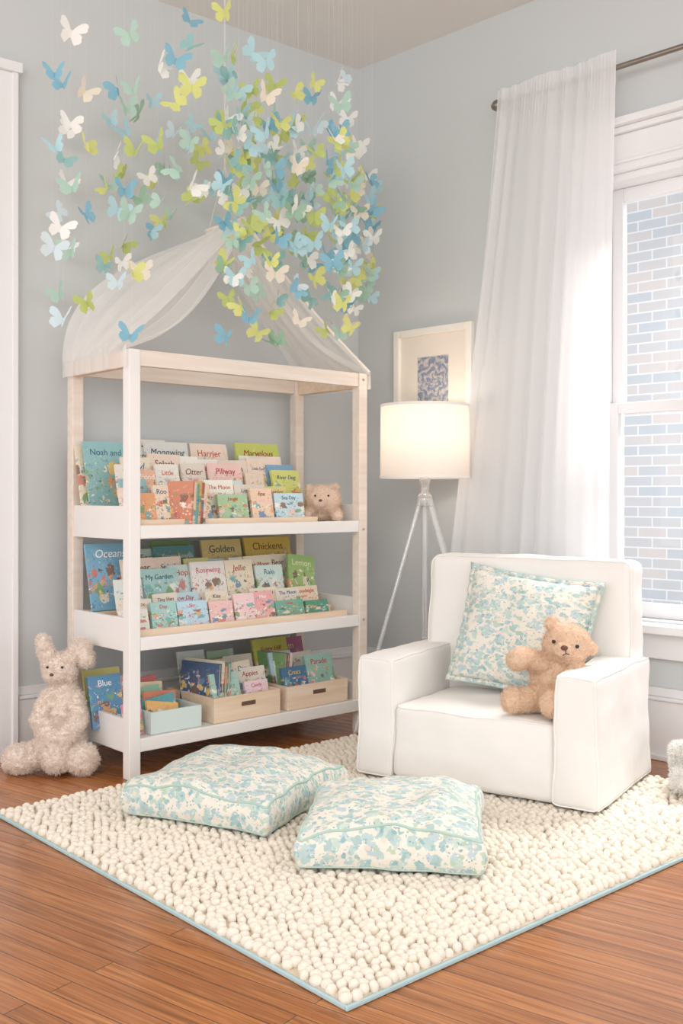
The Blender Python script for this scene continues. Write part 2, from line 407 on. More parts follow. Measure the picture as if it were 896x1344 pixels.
for k, z in enumerate((.05, .16, .5, .9, 1.56)):
    lathe('screw_%d' % k, [(0, .0), (.006, 0), (.006, .003), (0, .004)], scr, sh, loc=(SW+.0, -a, z), rot=(math.radians(90), 0, 0), seg=12)

def bin_(name, x0, x1, y0, y1, h, mat):
    z = shelfz[2]+.001; t = .011
    boxes(name, [((x0, y0, z), (x1, y0+t, z+h)), ((x0, y1-t, z), (x1, y1, z+h)), ((x0, y0+t, z), (x0+t, y1-t, z+h)), ((x1-t, y0+t, z), (x1, y1-t, z+h)), ((x0+t, y0+t, z), (x1-t, y1-t, z+t))], mat, sh, bevel=.002)
bin_('teal_bin', .10, .33, .03, .37, .085, pmat('mint_bin', '#d8e6e2', .5))
bin_('crate_1', .385, .72, .025, .37, .10, M_birch)
bin_('crate_2', .76, 1.10, .025, .37, .10, M_birch)
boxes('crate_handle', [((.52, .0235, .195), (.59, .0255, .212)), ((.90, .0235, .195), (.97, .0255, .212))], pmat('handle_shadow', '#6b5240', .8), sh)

# ------------------------------------------------------------ books
def cover_mat():
    m, nt, N, L, b = newmat('illustrated_cover')
    at = N.new('ShaderNodeAttribute'); at.attribute_name = 'Col'
    uv = N.new('ShaderNodeUVMap'); uv.uv_map = 'UVMap'
    nz = N.new('ShaderNodeTexNoise'); nz.inputs['Scale'].default_value = 9
    L.new(uv.outputs[0], nz.inputs['Vector'])
    wv = N.new('ShaderNodeVectorMath'); wv.operation = 'MULTIPLY_ADD'; wv.inputs[1].default_value = (.22, .22, .22)
    L.new(nz.outputs['Color'], wv.inputs[0]); L.new(uv.outputs[0], wv.inputs[2])
    su = N.new('ShaderNodeSeparateXYZ'); L.new(uv.outputs[0], su.inputs[0])
    prev = at.outputs['Color']
    cols = ['#e8a15c', '#f4e6cf', '#6fb6b4', '#d9705e', '#ecc75a', '#7fae6a', '#5c8fb8', '#f3c3bd', '#8a5f45', '#fbf6ea']
    for k, (sc, th, lo, hi, drop) in enumerate(((4.5, .40, .66, .74, .0), (9.5, .30, .62, .95, .35), (21, .25, .60, 1.0, .5))):
        v = N.new('ShaderNodeTexVoronoi'); v.inputs['Scale'].default_value = sc
        L.new(wv.outputs[0], v.inputs['Vector'])
        sp = N.new('ShaderNodeSeparateColor'); L.new(v.outputs['Color'], sp.inputs[0])
        r = N.new('ShaderNodeValToRGB'); r.color_ramp.interpolation = 'CONSTANT'
        cc = cols if k != 2 else cols[::-1][:5]+['#4a3a34', '#3d6f7a', '#c94f3c', '#fff8ea', '#6a8f4f']
        r.color_ramp.elements[0].color = lin(cc[0]); r.color_ramp.elements[1].color = lin(cc[-1]); r.color_ramp.elements[1].position = .9
        for i, c in enumerate(cc[1:-1]):
            e = r.color_ramp.elements.new((i+1)*.1); e.color = lin(c)
        L.new(sp.outputs[0], r.inputs[0])
        mk = N.new('ShaderNodeMapRange'); mk.inputs['From Min'].default_value = th; mk.inputs['From Max'].default_value = th+.05
        mk.inputs['To Min'].default_value = .9; mk.inputs['To Max'].default_value = 0
        L.new(v.outputs['Distance'], mk.inputs['Value'])
        m1 = N.new('ShaderNodeMapRange'); m1.inputs['From Min'].default_value = lo; m1.inputs['From Max'].default_value = hi; m1.inputs['To Min'].default_value = 1; m1.inputs['To Max'].default_value = 0
        L.new(su.outputs['Y'], m1.inputs['Value'])
        m2 = N.new('ShaderNodeMath'); m2.operation = 'GREATER_THAN'; m2.inputs[1].default_value = .04; L.new(su.outputs['Y'], m2.inputs[0])
        m3 = N.new('ShaderNodeMath'); m3.operation = 'GREATER_THAN'; m3.inputs[1].default_value = drop; L.new(sp.outputs[1], m3.inputs[0])
        cur = mk.outputs[0]
        for x in (m1, m2, m3):
            a1 = N.new('ShaderNodeMath'); a1.operation = 'MULTIPLY'; L.new(cur, a1.inputs[0]); L.new(x.outputs[0], a1.inputs[1]); cur = a1.outputs[0]
        mx = N.new('ShaderNodeMix'); mx.data_type = 'RGBA'; L.new(cur, mx.inputs[0]); L.new(prev, mx.inputs['A']); L.new(r.outputs[0], mx.inputs['B'])
        prev = mx.outputs['Result']
    hv = N.new('ShaderNodeHueSaturation'); hv.inputs['Saturation'].default_value = .86
    L.new(prev, hv.inputs['Color']); L.new(hv.outputs['Color'], b.inputs['Base Color']); b.inputs['Roughness'].default_value = .38
    return m
bks = empty('picture_books', SL, SH)
bm = bmesh.new(); cl = bm.loops.layers.float_color.new('Col'); uvl = bm.loops.layers.uv.new('UVMap')
TITLES = []
bc = [0]
def book(cx, y, z, wd, ht, th, col, tilt=14, yaw=0, roll=0, title=None, tcol='#b8503f'):
    bc[0] += 1; i = bc[0]
    Mx = Matrix.Translation((cx, y, z)) @ Matrix.Rotation(math.radians(yaw), 4, 'Z') @ Matrix.Rotation(math.radians(-tilt), 4, 'X') @ Matrix.Rotation(math.radians(roll), 4, 'Y')
    c = lin(col); cv = .0022
    parts = [((-wd/2, 0, 0), (wd/2, cv, ht), 0), ((-wd/2, th-cv, 0), (wd/2, th, ht), 0), ((-wd/2, cv, 0), (-wd/2+cv, th-cv, ht), 0), ((-wd/2+cv, cv, .004), (wd/2-.004, th-cv, ht-.004), 1)]
    for lo, hi, mi in parts:
        fs = bm_box(bm, lo, hi, mi)
        for f_ in fs:
            for l in f_.loops:
                p = l.vert.co
                l[uvl].uv = ((p.x+wd/2)/.2+i*3.17, p.z/ht) if mi == 0 else (0, 0)
                l[cl] = c
        vs = set(v for f_ in fs for v in f_.verts)
        for v in vs: v.co = Mx @ v.co
    if title: TITLES.append((title, Mx, wd, ht, tcol))
PASTEL = ['#8cc3c6', '#f2e2c8', '#dfe7e4', '#efe4d4', '#f1d9c6', '#c7dcd8', '#e9dccb', '#f3c6bd', '#efd6bd', '#b9d8e4', '#d9d27a', '#a8cba0', '#e5b98a', '#f4efe4']
WORDS = ['Owl', 'The Moon', 'Little Fox', 'Tiny Hen', 'Splash', 'Goodnight', 'Wild Ones', 'A Bear', 'Kite', 'Apples', 'Hello Sea', 'Snow Day']
INK = ['#b5423a', '#2c5d8a', '#7a4a28', '#246673', '#c2542f', '#39485a']
z1 = shelfz[0]+.002
B = z1+.076; Y3 = .315
def fill(B, y, x0, x1, h0, h1, n, rs):
    rg = random.Random(rs)
    for k in range(n):
        x = x0+(x1-x0)*(k+rg.uniform(.2, .8))/n
        book(x, y+rg.uniform(-.006, .006), B, rg.uniform(.11, .17), rg.uniform(h0, h1), .011, rg.choice(PASTEL), tilt=13+rg.uniform(-2, 2), yaw=rg.uniform(-4, 4), roll=rg.uniform(-2, 2), title=rg.choice(WORDS), tcol=rg.choice(INK))
book(.095, Y3, B, .19, .265, .012, '#8cc3c6', title='Noah and', tcol='#2f6f86')
book(.06, Y3+.03, B, .16, .25, .012, '#f2e2c8')
book(.24, Y3+.02, B, .14, .25, .012, '#dfe7e4', title='Nest', tcol='#c2542f')
book(.385, Y3, B, .21, .275, .012, '#dedfd9', title='Moonwing', tcol='#39485a')
book(.33, Y3+.045, B, .16, .285, .012, '#efe4d4', title='Plum', tcol='#7a4a28')
book(.605, Y3+.01, B, .19, .275, .012, '#f1d9c6', title='Harrier', tcol='#c2542f')
book(.63, Y3+.045, B, .2, .262, .012, '#e9ecea')
book(.865, Y3, B, .24, .285, .014, '#c6d14e', title='Marvelous', tcol='#9c3024')
book(.865, Y3-.012, B, .235, .225, .006, '#f3eee2', tilt=14)
B = z1+.036; Y2 = .205
fill(B, Y2+.045, .15, .95, .235, .262, 7, 4)
book(.13, Y2, B, .11, .21, .012, '#f0e9dc', title='Up!', tcol='#d0653a')
book(.22, Y2+.01, B, .10, .19, .012, '#f2b98e', title='Pond', tcol='#ffffff')
book(.31, Y2, B, .11, .215, .012, '#f4efe4', title='Little', tcol='#d0653a')
book(.45, Y2+.02, B, .12, .22, .012, '#e9dccb', title='Otter', tcol='#7a4a28')
book(.60, Y2, B, .17, .225, .012, '#f3c6bd', title='Pillway', tcol='#b8333a')
book(.75, Y2, B, .10, .185, .012, '#efd6bd')
book(.925, Y2, B, .155, .20, .014, '#d7dc63', title='River Dog', tcol='#2b5b86')
book(.92, Y2+.025, B, .15, .225, .012, '#6fa6cf')
B = z1; Y1 = .08
fill(B, Y1+.04, .05, .82, .15, .19, 8, 9)
for (x, wd, ht, c, t, tc_) in [(.05, .08, .15, '#f6d9c9', 'Pip', '#b5423a'), (.125, .07, .13, '#e9a05a', None, ''), (.195, .075, .16, '#f1e0c9', 'Roo', '#2c5d8a'), (.355, .12, .17, '#efd3b0', 'Bears', '#7a4a28'),
    (.53, .15, .125, '#a8cf9f', 'Jungle', '#c33c2c'), (.68, .11, .15, '#f2cfae', 'Fox', '#9a3f24'), (.825, .15, .13, '#bfe0ea', 'Sea Day', '#2c5d8a')]:
    book(x, Y1, B, wd, ht, .014, c, tilt=12, yaw=random.uniform(-5, 5), title=t, tcol=tc_)
for k in range(6):
    book(.235+.012*k, .055, B, .12, .175-.006*(k % 3), .010, ['#d77f54', '#e5d9be', '#7fb3a5', '#d9b36a', '#b9695a', '#f2e6d2'][k], tilt=6, yaw=-66)
z2 = shelfz[1]+.002
B = z2+.076
book(.115, Y3, B, .21, .27, .012, '#6fb2d4', title='Oceans', tcol='#ffffff')
book(.30, Y3+.02, B, .14, .24, .012, '#bcd6c4', title='Fern', tcol='#246673')
book(.42, Y3, B, .20, .25, .012, '#4d8f92', title='Forest Song', tcol='#f0dc9a')
book(.44, Y3+.045, B, .2, .27, .012, '#7c9c5c')
book(.665, Y3, B, .21, .27, .012, '#d9c06a', title='Golden', tcol='#2c4f63')
book(.92, Y3, B, .26, .275, .014, '#d8b51e', title='Chickens', tcol='#7b4a0d')
book(.70, Y3+.045, B, .22, .25, .012, '#88b6ad')
B = z2+.036
fill(B, Y2+.045, .18, .98, .22, .25, 7, 14)
book(.13, Y2, B, .13, .17, .012, '#e8efe9', title='Hush', tcol='#3b8390')
book(.27, Y2, B, .17, .205, .012, '#a6d3cf', title='My Garden', tcol='#246673')
book(.39, Y2+.02, B, .13, .215, .012, '#cfe2e0', title='Hop', tcol='#c2542f')
book(.51, Y2, B, .17, .225, .012, '#f5efe9', title='Rosewing', tcol='#cf5f7d')
book(.67, Y2, B, .145, .225, .012, '#f5e6c8', title='Jellie', tcol='#b3452e')
book(.83, Y2, B, .15, .195, .012, '#d9efe8', title='Rain', tcol='#3a7f94')
book(.985, Y2-.01, B, .15, .235, .014, '#9cc56b', roll=8, title='Lemon', tcol='#e9f3c7')
B = z2
fill(B, Y1+.035, .06, 1.0, .12, .15, 8, 21)
for (x, wd, ht, c, t, tc_) in [(.07, .12, .10, '#f3f0e8', 'Abc', '#2c5d8a'), (.20, .11, .12, '#9ed1cc', 'Day', '#c74b33'), (.335, .14, .115, '#b9dcef', 'Sky', '#d14f44'), (.47, .11, .105, '#f2c0bb', None, ''),
    (.59, .10, .13, '#f6cfd0', None, ''), (.69, .11, .13, '#f2a4a4', 'Hen', '#ffffff'), (.83, .16, .085, '#6fb59b', 'Circus', '#e9473b'), (.98, .12, .075, '#3f9a7b', None, '')]:
    book(x, Y1, B, wd, ht, .014, c, tilt=16, yaw=random.uniform(-6, 6), title=t, tcol=tc_)
z3 = shelfz[2]+.016
cols = ['#4f8fa8', '#d65f4a', '#eadfc4', '#7fae6a', '#e2b84a', '#b95f7e', '#5f7fae', '#f0e6da', '#3f7a70', '#e58f5a']
book(.02, .2, z3, .14, .20, .012, '#3f8fc0', title='Blue', tcol='#ffffff'); book(.05, .06, z3-.012, .08, .12, .012, '#e58aa0', title='Kit', tcol='#ffffff')
book(.06, .29, z3, .16, .21, .012, '#d9cf6a'); book(.12, .22, z3+.0, .13, .185, .012, '#e9a9b4', title='Kittens', tcol='#ffffff')
for k in range(6):
    book(.18+.02*(k % 3), .06+.04*k, z3, .15, .10+.012*k, .012, ['#f0b64a', '#3f9aa6', '#e07a4a', '#7fc0a0', '#f0d9b0', '#d8605a'][k], tilt=24-3*k, roll=[12, -10, 6, -5, 4, -4][k], yaw=[8, -12, 5, -5, 0, 6][k])
for k in range(4):
    book(.405+.016*k, .17, z3, .2, .21+.012*math.sin(k*2.1), .013, ['#3f5f8a', '#eadfc4', '#c98a6a', '#7fae9a'][k], tilt=5, yaw=-74)
fill(z3, .28, .46, .70, .22, .25, 3, 31)
fill(z3, .21, .50, .70, .19, .22, 3, 33)
fill(z3, .12, .47, .70, .17, .20, 3, 35)
book(.485, .055, z3, .14, .175, .012, '#a9d2c4', tilt=16, title='Stella', tcol='#d8503a')
book(.64, .06, z3, .12, .125, .012, '#f5d7de', tilt=14, title='Candy', tcol='#cc3f68')
book(.86, .22, z3, .19, .265, .014, '#c9c234', title='Sunny Hill', tcol='#8c3a1a')
book(1.0, .27, z3, .17, .25, .012, '#b9608c', title='Jam', tcol='#f6e3b0')
fill(z3, .14, .82, 1.06, .18, .22, 4, 41)
book(.85, .055, z3, .14, .16, .012, '#2f6f9a', tilt=16, title='Crocs', tcol='#f4cf3a')
book(.995, .055, z3, .155, .2, .014, '#8fc0b0', tilt=16, title='Parade', tcol='#c43f2c')
for k in range(3): book(.785+.016*k, .2, z3, .17, .21, .012, cols[(k*2+3) % 10], tilt=5, yaw=-74)
bmesh.ops.recalc_face_normals(bm, faces=bm.faces)
me = bpy.data.meshes.new('book_blocks'); bm.to_mesh(me); bm.free()
obj('book_blocks', me, [cover_mat(), pmat('book_pages', '#f3ecdf', .9)], bks)
tm = {}
for n_, (t, Mx, wd, ht, tc_) in enumerate(TITLES):
    cu = bpy.data.curves.new('title', 'FONT'); cu.body = t; cu.align_x = 'CENTER'; cu.extrude = .0004
    cu.size = min(ht*.17, wd*.78/(len(t)*.52)); cu.shear = random.choice([0, 0, .25])
    if tc_ not in tm: tm[tc_] = pmat('ink_'+tc_[1:], tc_, .5)
    cu.materials.append(tm[tc_])
    o = bpy.data.objects.new('title_%d' % n_, cu); COL.objects.link(o); o.parent = bks
    o.matrix_local = Mx @ Matrix.Translation((0, -.0006, ht*.79)) @ Matrix.Rotation(math.radians(90), 4, 'X')

# ------------------------------------------------------------ tulle canopy
PK = 2.19
def canopy():
    bm = bmesh.new()
    def swag(side, y0, y1, bulge, sagA, ph0, tail=6):
        nu, nv = 60, 70; g = []
        for i in range(nu+1):
            a_ = i/nu; row = []
            for j in range(nv+1):
                b_ = j/nv
                top = Vector((.575-.01*side, .09+.26*b_, PK))
                xb = -.035 if side < 0 else SW+.035
                bot = Vector((xb, y0+(y1-y0)*b_, 1.594))
                p = top.lerp(bot, a_)
                p.z -= math.sin(math.pi*a_**.85)*sagA*(1-.6*b_)
                p.x += side*bulge*math.sin(math.pi*a_)*b_
                ple = (math.sin(b_*30+a_*2.0+ph0)+.5*math.sin(b_*53+ph0*2))*.009*(.5+.8*a_)*(1-.4*a_)
                p.z += ple; p.x += side*ple*.7
                p.z += .005*math.sin(a_*7+b_*5)
                row.append(bm.verts.new(p))
            g.append(row)
        for k in range(1, tail+1):
            row = []
            for j in range(nv+1):
                b_ = j/nv; xb = (-.035 if side < 0 else SW+.035)
                row.append(bm.verts.new((xb+side*(.004+.004*math.sin(b_*30)), y0+(y1-y0)*b_, 1.594-.012*k)))
            g.append(row)
        for i in range(len(g)-1):
            for j in range(nv):
                bm.faces.new((g[i][j], g[i][j+1], g[i+1][j+1], g[i+1][j]))
    swag(-1, -.03, SD+.03, .11, .14, 0); swag(-1, .10, SD+.04, .20, .03, 1.7)
    swag(1, -.03, SD+.03, .04, .14, 0); swag(1, -.03, SD-.08, .02, .035, 1.7)
    me = bpy.data.meshes.new('tulle'); bm.to_mesh(me); bm.free()
    e = empty('tulle_canopy', SL, SH)
    obj('tulle', me, sheer('white_tulle', '#fffdfb', .40, .35), e, smooth=True)
    st = pmat('canopy_cord', '#f4ece4', .8)
    tube('ridge', [(.575, .08, PK+.005), (.575, .36, PK+.005)], .008, M_birchw, e)
    tube('cord_1', [(.575, .1, PK), (.575, .22, PK+.25), (.575, .22, CEIL)], .0012, st, e)
    tube('cord_2', [(.575, .34, PK), (.575, .22, PK+.25)], .0012, st, e)
    tube('front_hem', [Vector((.585, .088, PK)).lerp(Vector((SW+.03, -.03, 1.598)), i/20)-Vector((0, 0, .035*math.sin(math.pi*(i/20)**.85))) for i in range(21)], .006, st, e)
canopy()

# ------------------------------------------------------------ butterflies
def butterflies():
    up = [(0, .08), (.12, .24), (.30, .48), (.5, .68), (.70, .78), (.88, .76), (.97, .62), (.91, .50), (.95, .36), (.84, .22), (.62, .12), (.40, .05), (0, -.06)]
    lw = [(0, -.0), (.40, .06), (.60, .04), (.73, -.08), (.71, -.22), (.76, -.36), (.66, -.52), (.50, -.60), (.36, -.70), (.22, -.56), (.12, -.4), (0, -.22)]
    pal = [('#fbfaf6', 15), ('#f6ecdc', 8), ('#bfe2ea', 15), ('#93c6da', 12), ('#e3e694', 17), ('#ccd888', 13), ('#a0ccca', 13), ('#bcdacc', 12), ('#d9eaf0', 8), ('#a6c8b0', 7)]
    pc = [p[0] for p in pal]; pw = [p[1] for p in pal]
    bm = bmesh.new(); cl = bm.loops.layers.float_color.new('Col')
    rd = random.Random(11)
    def fly(pos, size, col):
        yaw = rd.gauss(0, .6)+math.radians(10); pit = rd.uniform(-.6, .4); roll = rd.gauss(0, .5)
        R = Matrix.Rotation(yaw, 3, 'Z') @ Matrix.Rotation(pit, 3, 'X') @ Matrix.Rotation(roll, 3, 'Y')
        fold = rd.uniform(.1, .75); c = lin(col)
        for s in (-1, 1):
            for outl, tw in ((up, 0), (lw, .10)):
                vs = []
                for (x, z) in outl:
                    f2 = fold+tw; cx = x*math.cos(f2)*s; cy = -x*math.sin(f2)-.12*x*x
                    vs.append(bm.verts.new(pos+R @ Vector((cx, cy, z))*size))
                f_ = bm.faces.new(vs if s > 0 else vs[::-1])
                for l in f_.loops: l[cl] = c
        ring = []
        for z in (.18, .1, -.25, -.32):
            rr = .035 if abs(z) < .27 else .012
            ring.append([bm.verts.new(pos+R @ Vector((rr*math.cos(t*1.5708), rr*math.sin(t*1.5708), z))*size) for t in range(4)])
        for a_, b_ in zip(ring[:-1], ring[1:]):
            for t in range(4):
                f_ = bm.faces.new((a_[t], a_[(t+1) % 4], b_[(t+1) % 4], b_[t]))
                for l in f_.loops: l[cl] = c
    def thread(x, y, z0, z1):
        r_ = .00022
        q = [[bm.verts.new((x+r_*math.cos(t*2.094), y+r_*math.sin(t*2.094), z)) for t in range(3)] for z in (z0, z1)]
        for t in range(3):
            f_ = bm.faces.new((q[0][t], q[0][(t+1) % 3], q[1][(t+1) % 3], q[1][t])); f_.material_index = 1
            for l in f_.loops: l[cl] = (1, 1, 1, 1)
    cs, sn = math.cos(SH), math.sin(SH)
    def string(t0, d, zl, zh, step):
        t = t0+.56*(d-.4)
        x = CX-.774*t+.633*d; y = CY-.633*t-.774*d
        lx = (x-SL[0])*cs+(y-SL[1])*sn; ly = -(x-SL[0])*sn+(y-SL[1])*cs
        if -.09 < ly < .56 and abs(lx-.575) < .72:
            zl = max(zl, PK-.58*max(0, abs(lx-.575)-.05)/.62+.12)
        z = zl+rd.uniform(0, step*.4); zb = z
        while z < zh:
            fly(Vector((x+rd.uniform(-.012, .012), y, z)), rd.uniform(.042, .055), rd.choices(pc, pw)[0])
            z += step*rd.uniform(.75, 1.35)
        thread(x, y, zb, CEIL)
    for i in range(15):      # far left, sparse
        t0 = 1.36+.48*(i+rd.random())/15
        string(t0, rd.choice([.12, .2, .5, .7, .82]), 1.56+.60*rd.random()**1.6, rd.uniform(2.45, 2.82), .24)
    for i in range(11):
        string(1.06+.34*(i+rd.random())/11, rd.choice([.12, .3, .7, .85, .95]), 1.95+rd.uniform(0, .35), rd.uniform(2.6, 2.9), .18)
    for i in range(38):
        t0 = .42+.68*(i+rd.random())/38
        string(t0, rd.choice([.25, .45, .7, .8, .9]), 1.60+abs(rd.gauss(.08, .22)), rd.uniform(2.5, 2.82), .135)
    for i in range(10):
        t0 = .22+.2*(i+rd.random())/10
        string(t0, rd.uniform(.2, .6), 1.74+rd.uniform(0, .4), rd.uniform(2.4, 2.74), .17)
    me = bpy.data.meshes.new('butterfly_mobile'); bm.to_mesh(me); bm.free()
    m, nt, N, L, b = newmat('coloured_paper')
    at = N.new('ShaderNodeAttribute'); at.attribute_name = 'Col'
    L.new(at.outputs['Color'], b.inputs['Base Color']); b.inputs['Roughness'].default_value = .8
    t = N.new('ShaderNodeBsdfTranslucent'); L.new(at.outputs['Color'], t.inputs[0])
    mx = N.new('ShaderNodeMixShader'); mx.inputs[0].default_value = .25
    L.new(b.outputs[0], mx.inputs[1]); L.new(t.outputs[0], mx.inputs[2]); L.new(mx.outputs[0], N['Material Output'].inputs[0])
    obj('butterfly_mobile', me, [m, pmat('nylon_thread', '#e8e8e8', .4)])
butterflies()

# ------------------------------------------------------------ rug
def rug():
    e = empty('pebble_wool_rug', (-1.114, 3.36, 0), SH)
    LX, LY = 1.95, 1.69
    boxes('backing', [((0, -LY, 0.001), (LX, 0, .012))], pmat('rug_backing', '#d9cdb9', .95), e)
    t = .009
    boxes('binding', [((-t, -LY-t, 0.001), (LX+t, -LY, .012)), ((-t, 0, 0.001), (LX+t, t, .012)), ((-t, -LY, 0.001), (0, 0, .012)), ((LX, -LY, 0.001), (LX+t, 0, .012))], pmat('aqua_binding', '#b4cfd2', .8), e, bevel=.003)
    bm = bmesh.new(); bmesh.ops.create_icosphere(bm, subdivisions=2, radius=1)
    V = np.array([v.co[:] for v in bm.verts]); F = np.array([[v.index for v in f.verts] for f in bm.faces]); bm.free()
    rng = np.random.default_rng(5); sp = .0262
    nx, ny = int(LX/sp), int(LY/(sp*.90))
    gx, gy = np.meshgrid(np.arange(nx), np.arange(ny))
    px = (gx+.5+.5*(gy % 2)-.25)*LX/nx+rng.normal(0, .0042, gx.shape); py = -(gy+.5)*LY/ny+rng.normal(0, .0042, gx.shape)
    px = np.clip(px, .007, LX-.007).ravel(); py = np.clip(py, -LY+.007, -.007).ravel()
    n = len(px)
    sx = rng.uniform(.0120, .0172, n); sy = sx*rng.uniform(.74, .98, n); sz = rng.uniform(.0120, .0150, n)
    an = rng.uniform(0, 3.14, n); ca, sa = np.cos(an), np.sin(an)
    P = V[None]*np.stack([sx, sy, sz], 1)[:, None]
    X = P[..., 0]*ca[:, None]-P[..., 1]*sa[:, None]+px[:, None]
    Y = P[..., 0]*sa[:, None]+P[..., 1]*ca[:, None]+py[:, None]
    Z = P[..., 2]+(.0170+rng.uniform(-.002, .003, n))[:, None]
    co = np.stack([X, Y, Z], -1).reshape(-1, 3).astype(np.float32)
    fa = (F[None]+(np.arange(n)*len(V))[:, None, None]).reshape(-1, 3)
    me = bpy.data.meshes.new('pebbles')
    me.vertices.add(len(co)); me.vertices.foreach_set('co', co.ravel())
    me.loops.add(len(fa)*3); me.loops.foreach_set('vertex_index', fa.ravel().astype(np.int32))
    me.polygons.add(len(fa)); me.polygons.foreach_set('loop_start', np.arange(0, len(fa)*3, 3, dtype=np.int32))
    me.update(calc_edges=True); me.validate()
    obj('pebbles', me, pmat('felted_wool', '#f3eadc', .95, bump=.2, bscale=70, var=.08), e, smooth=True)
rug()
RT = .034

# ------------------------------------------------------------ floor cushions
def cushion(name, cx, cy, rz, sx, sy, hgt, seed):
    e = empty(name, (cx, cy, RT), rz)
    def df(p, h):
        u, v_, t = p.x/h[0], p.y/h[1], p.z/h[2]
        p.x *= 1-.06*(1-v_*v_); p.y *= 1-.06*(1-u*u)
        puff = max(0, (1-u*u))*max(0, (1-v_*v_))
        if t > 0: p.z += t*(.052*puff**.5)
        cn = (abs(u)*abs(v_))**3
        if t > 0: p.z *= 1-.35*cn
        q = Vector((p.x*6+seed, p.y*6, p.z*6))
        p.z += max(0, t)*.020*noise.noise(q)*(.4+puff)+.012*max(0, t)*noise.noise(q*2.3)
        wv = noise.noise(Vector((p.x*14, p.y*14, seed+p.z*8)))
        side = max(abs(u), abs(v_))**6
        bul = side*(1-t*t)*.014
        p.x += .009*wv*side+bul*u; p.y += .009*wv*side+bul*v_
        ed = noise.noise(Vector((p.x*7, p.y*7, seed+4.)))
        p.z += .016*ed*max(0, t)
        return p
    sz = (sx, sy, hgt)
    rbox('cushion_body', sz, .012, M_fab, e, (0, 0, hgt/2+.002), df, n=36)
    h = [s/2 for s in sz]
    for k, s in enumerate((-1, 1)):
        pts = [df(p, h) for p in edge_loop(h, .012, 2, s)]
        tube('piping_%d' % k, pts, .0038, M_fabpipe, e, True, (0, 0, hgt/2+.002+(.003 if s < 0 else 0)))
    return e
cushion('floor_cushion', -.345, 3.40, math.radians(-25), .53, .53, .10, 1.3)
cushion('floor_cushion.001', .155, 3.01, math.radians(-7), .50, .50, .11, 8.1)

# ------------------------------------------------------------ armchair
CH = math.atan2(-.545, .839)
ch = empty('slipcovered_armchair', (.06, 3.775, RT+.003), CH)
def soft(seed, amp, puffs):
    def df(p, h):
        u = [p[i]/h[i] for i in range(3)]
        q = Vector((p.x*5+seed, p.y*5, p.z*5)); o = p.copy()
        for i in range(3):
            j, k = (i+1) % 3, (i+2) % 3
            if i == 2 and u[2] < 0: continue
            if puffs[i]: o[i] += puffs[i]*u[i]*max(0, 1-u[j]**2)*max(0, 1-u[k]**2)
            o[i] += amp*(noise.noise(q+Vector((i*7, 0, 0)))+.5*noise.noise(q*2.7+Vector((i*7, 3, 0))))*abs(u[i])
        return o
    return df
def part(name, lo, hi, r, seed, amp=.005, puffs=(.006, .006, .006), pipes=(), rot=(0, 0, 0), flare=0):
    size = [hi[i]-lo[i] for i in range(3)]; c = [(hi[i]+lo[i])/2 for i in range(3)]
    base = soft(seed, amp, puffs)
    def df(p, h):
        o = base(p, h)
        if flare:
            k = max(0, -(p.z/h[2])); o.y += (-1 if p.y < 0 else 1)*flare*k; o.x += (-1 if p.x < 0 else 1)*flare*.6*k
        return o
    rbox(name, size, r, M_slip, ch, c, df, rot, n=24)
    h = [s/2 for s in size]
    for q, (a_, s) in enumerate(pipes):
        tube(name+'_piping_%d' % q, [df(p, h) for p in edge_loop(h, r, a_, s)], .003, M_pipe, ch, True, c, rot)
part('backrest', (.04, .46, .006), (.865, .61, .775), .035, 3, .008, (.004, .014, .008), ((1, -1), (1, 1)), rot=(math.radians(-3), 0, 0))
part('arm_left', (0, 0, 0), (.145, .58, .425), .018, 1, .008, (.006, .004, .006), ((1, -1), (0, 1), (0, -1)), flare=.010)
part('arm_right', (.755, 0, 0), (.90, .58, .425), .018, 5, .008, (.006, .004, .006), ((1, -1), (0, 1), (0, -1)), flare=.010)
part('seat', (.148, .006, 0), (.752, .51, .262), .028, 9, .008, (0, .014, .014), ((2, 1),), flare=.014)

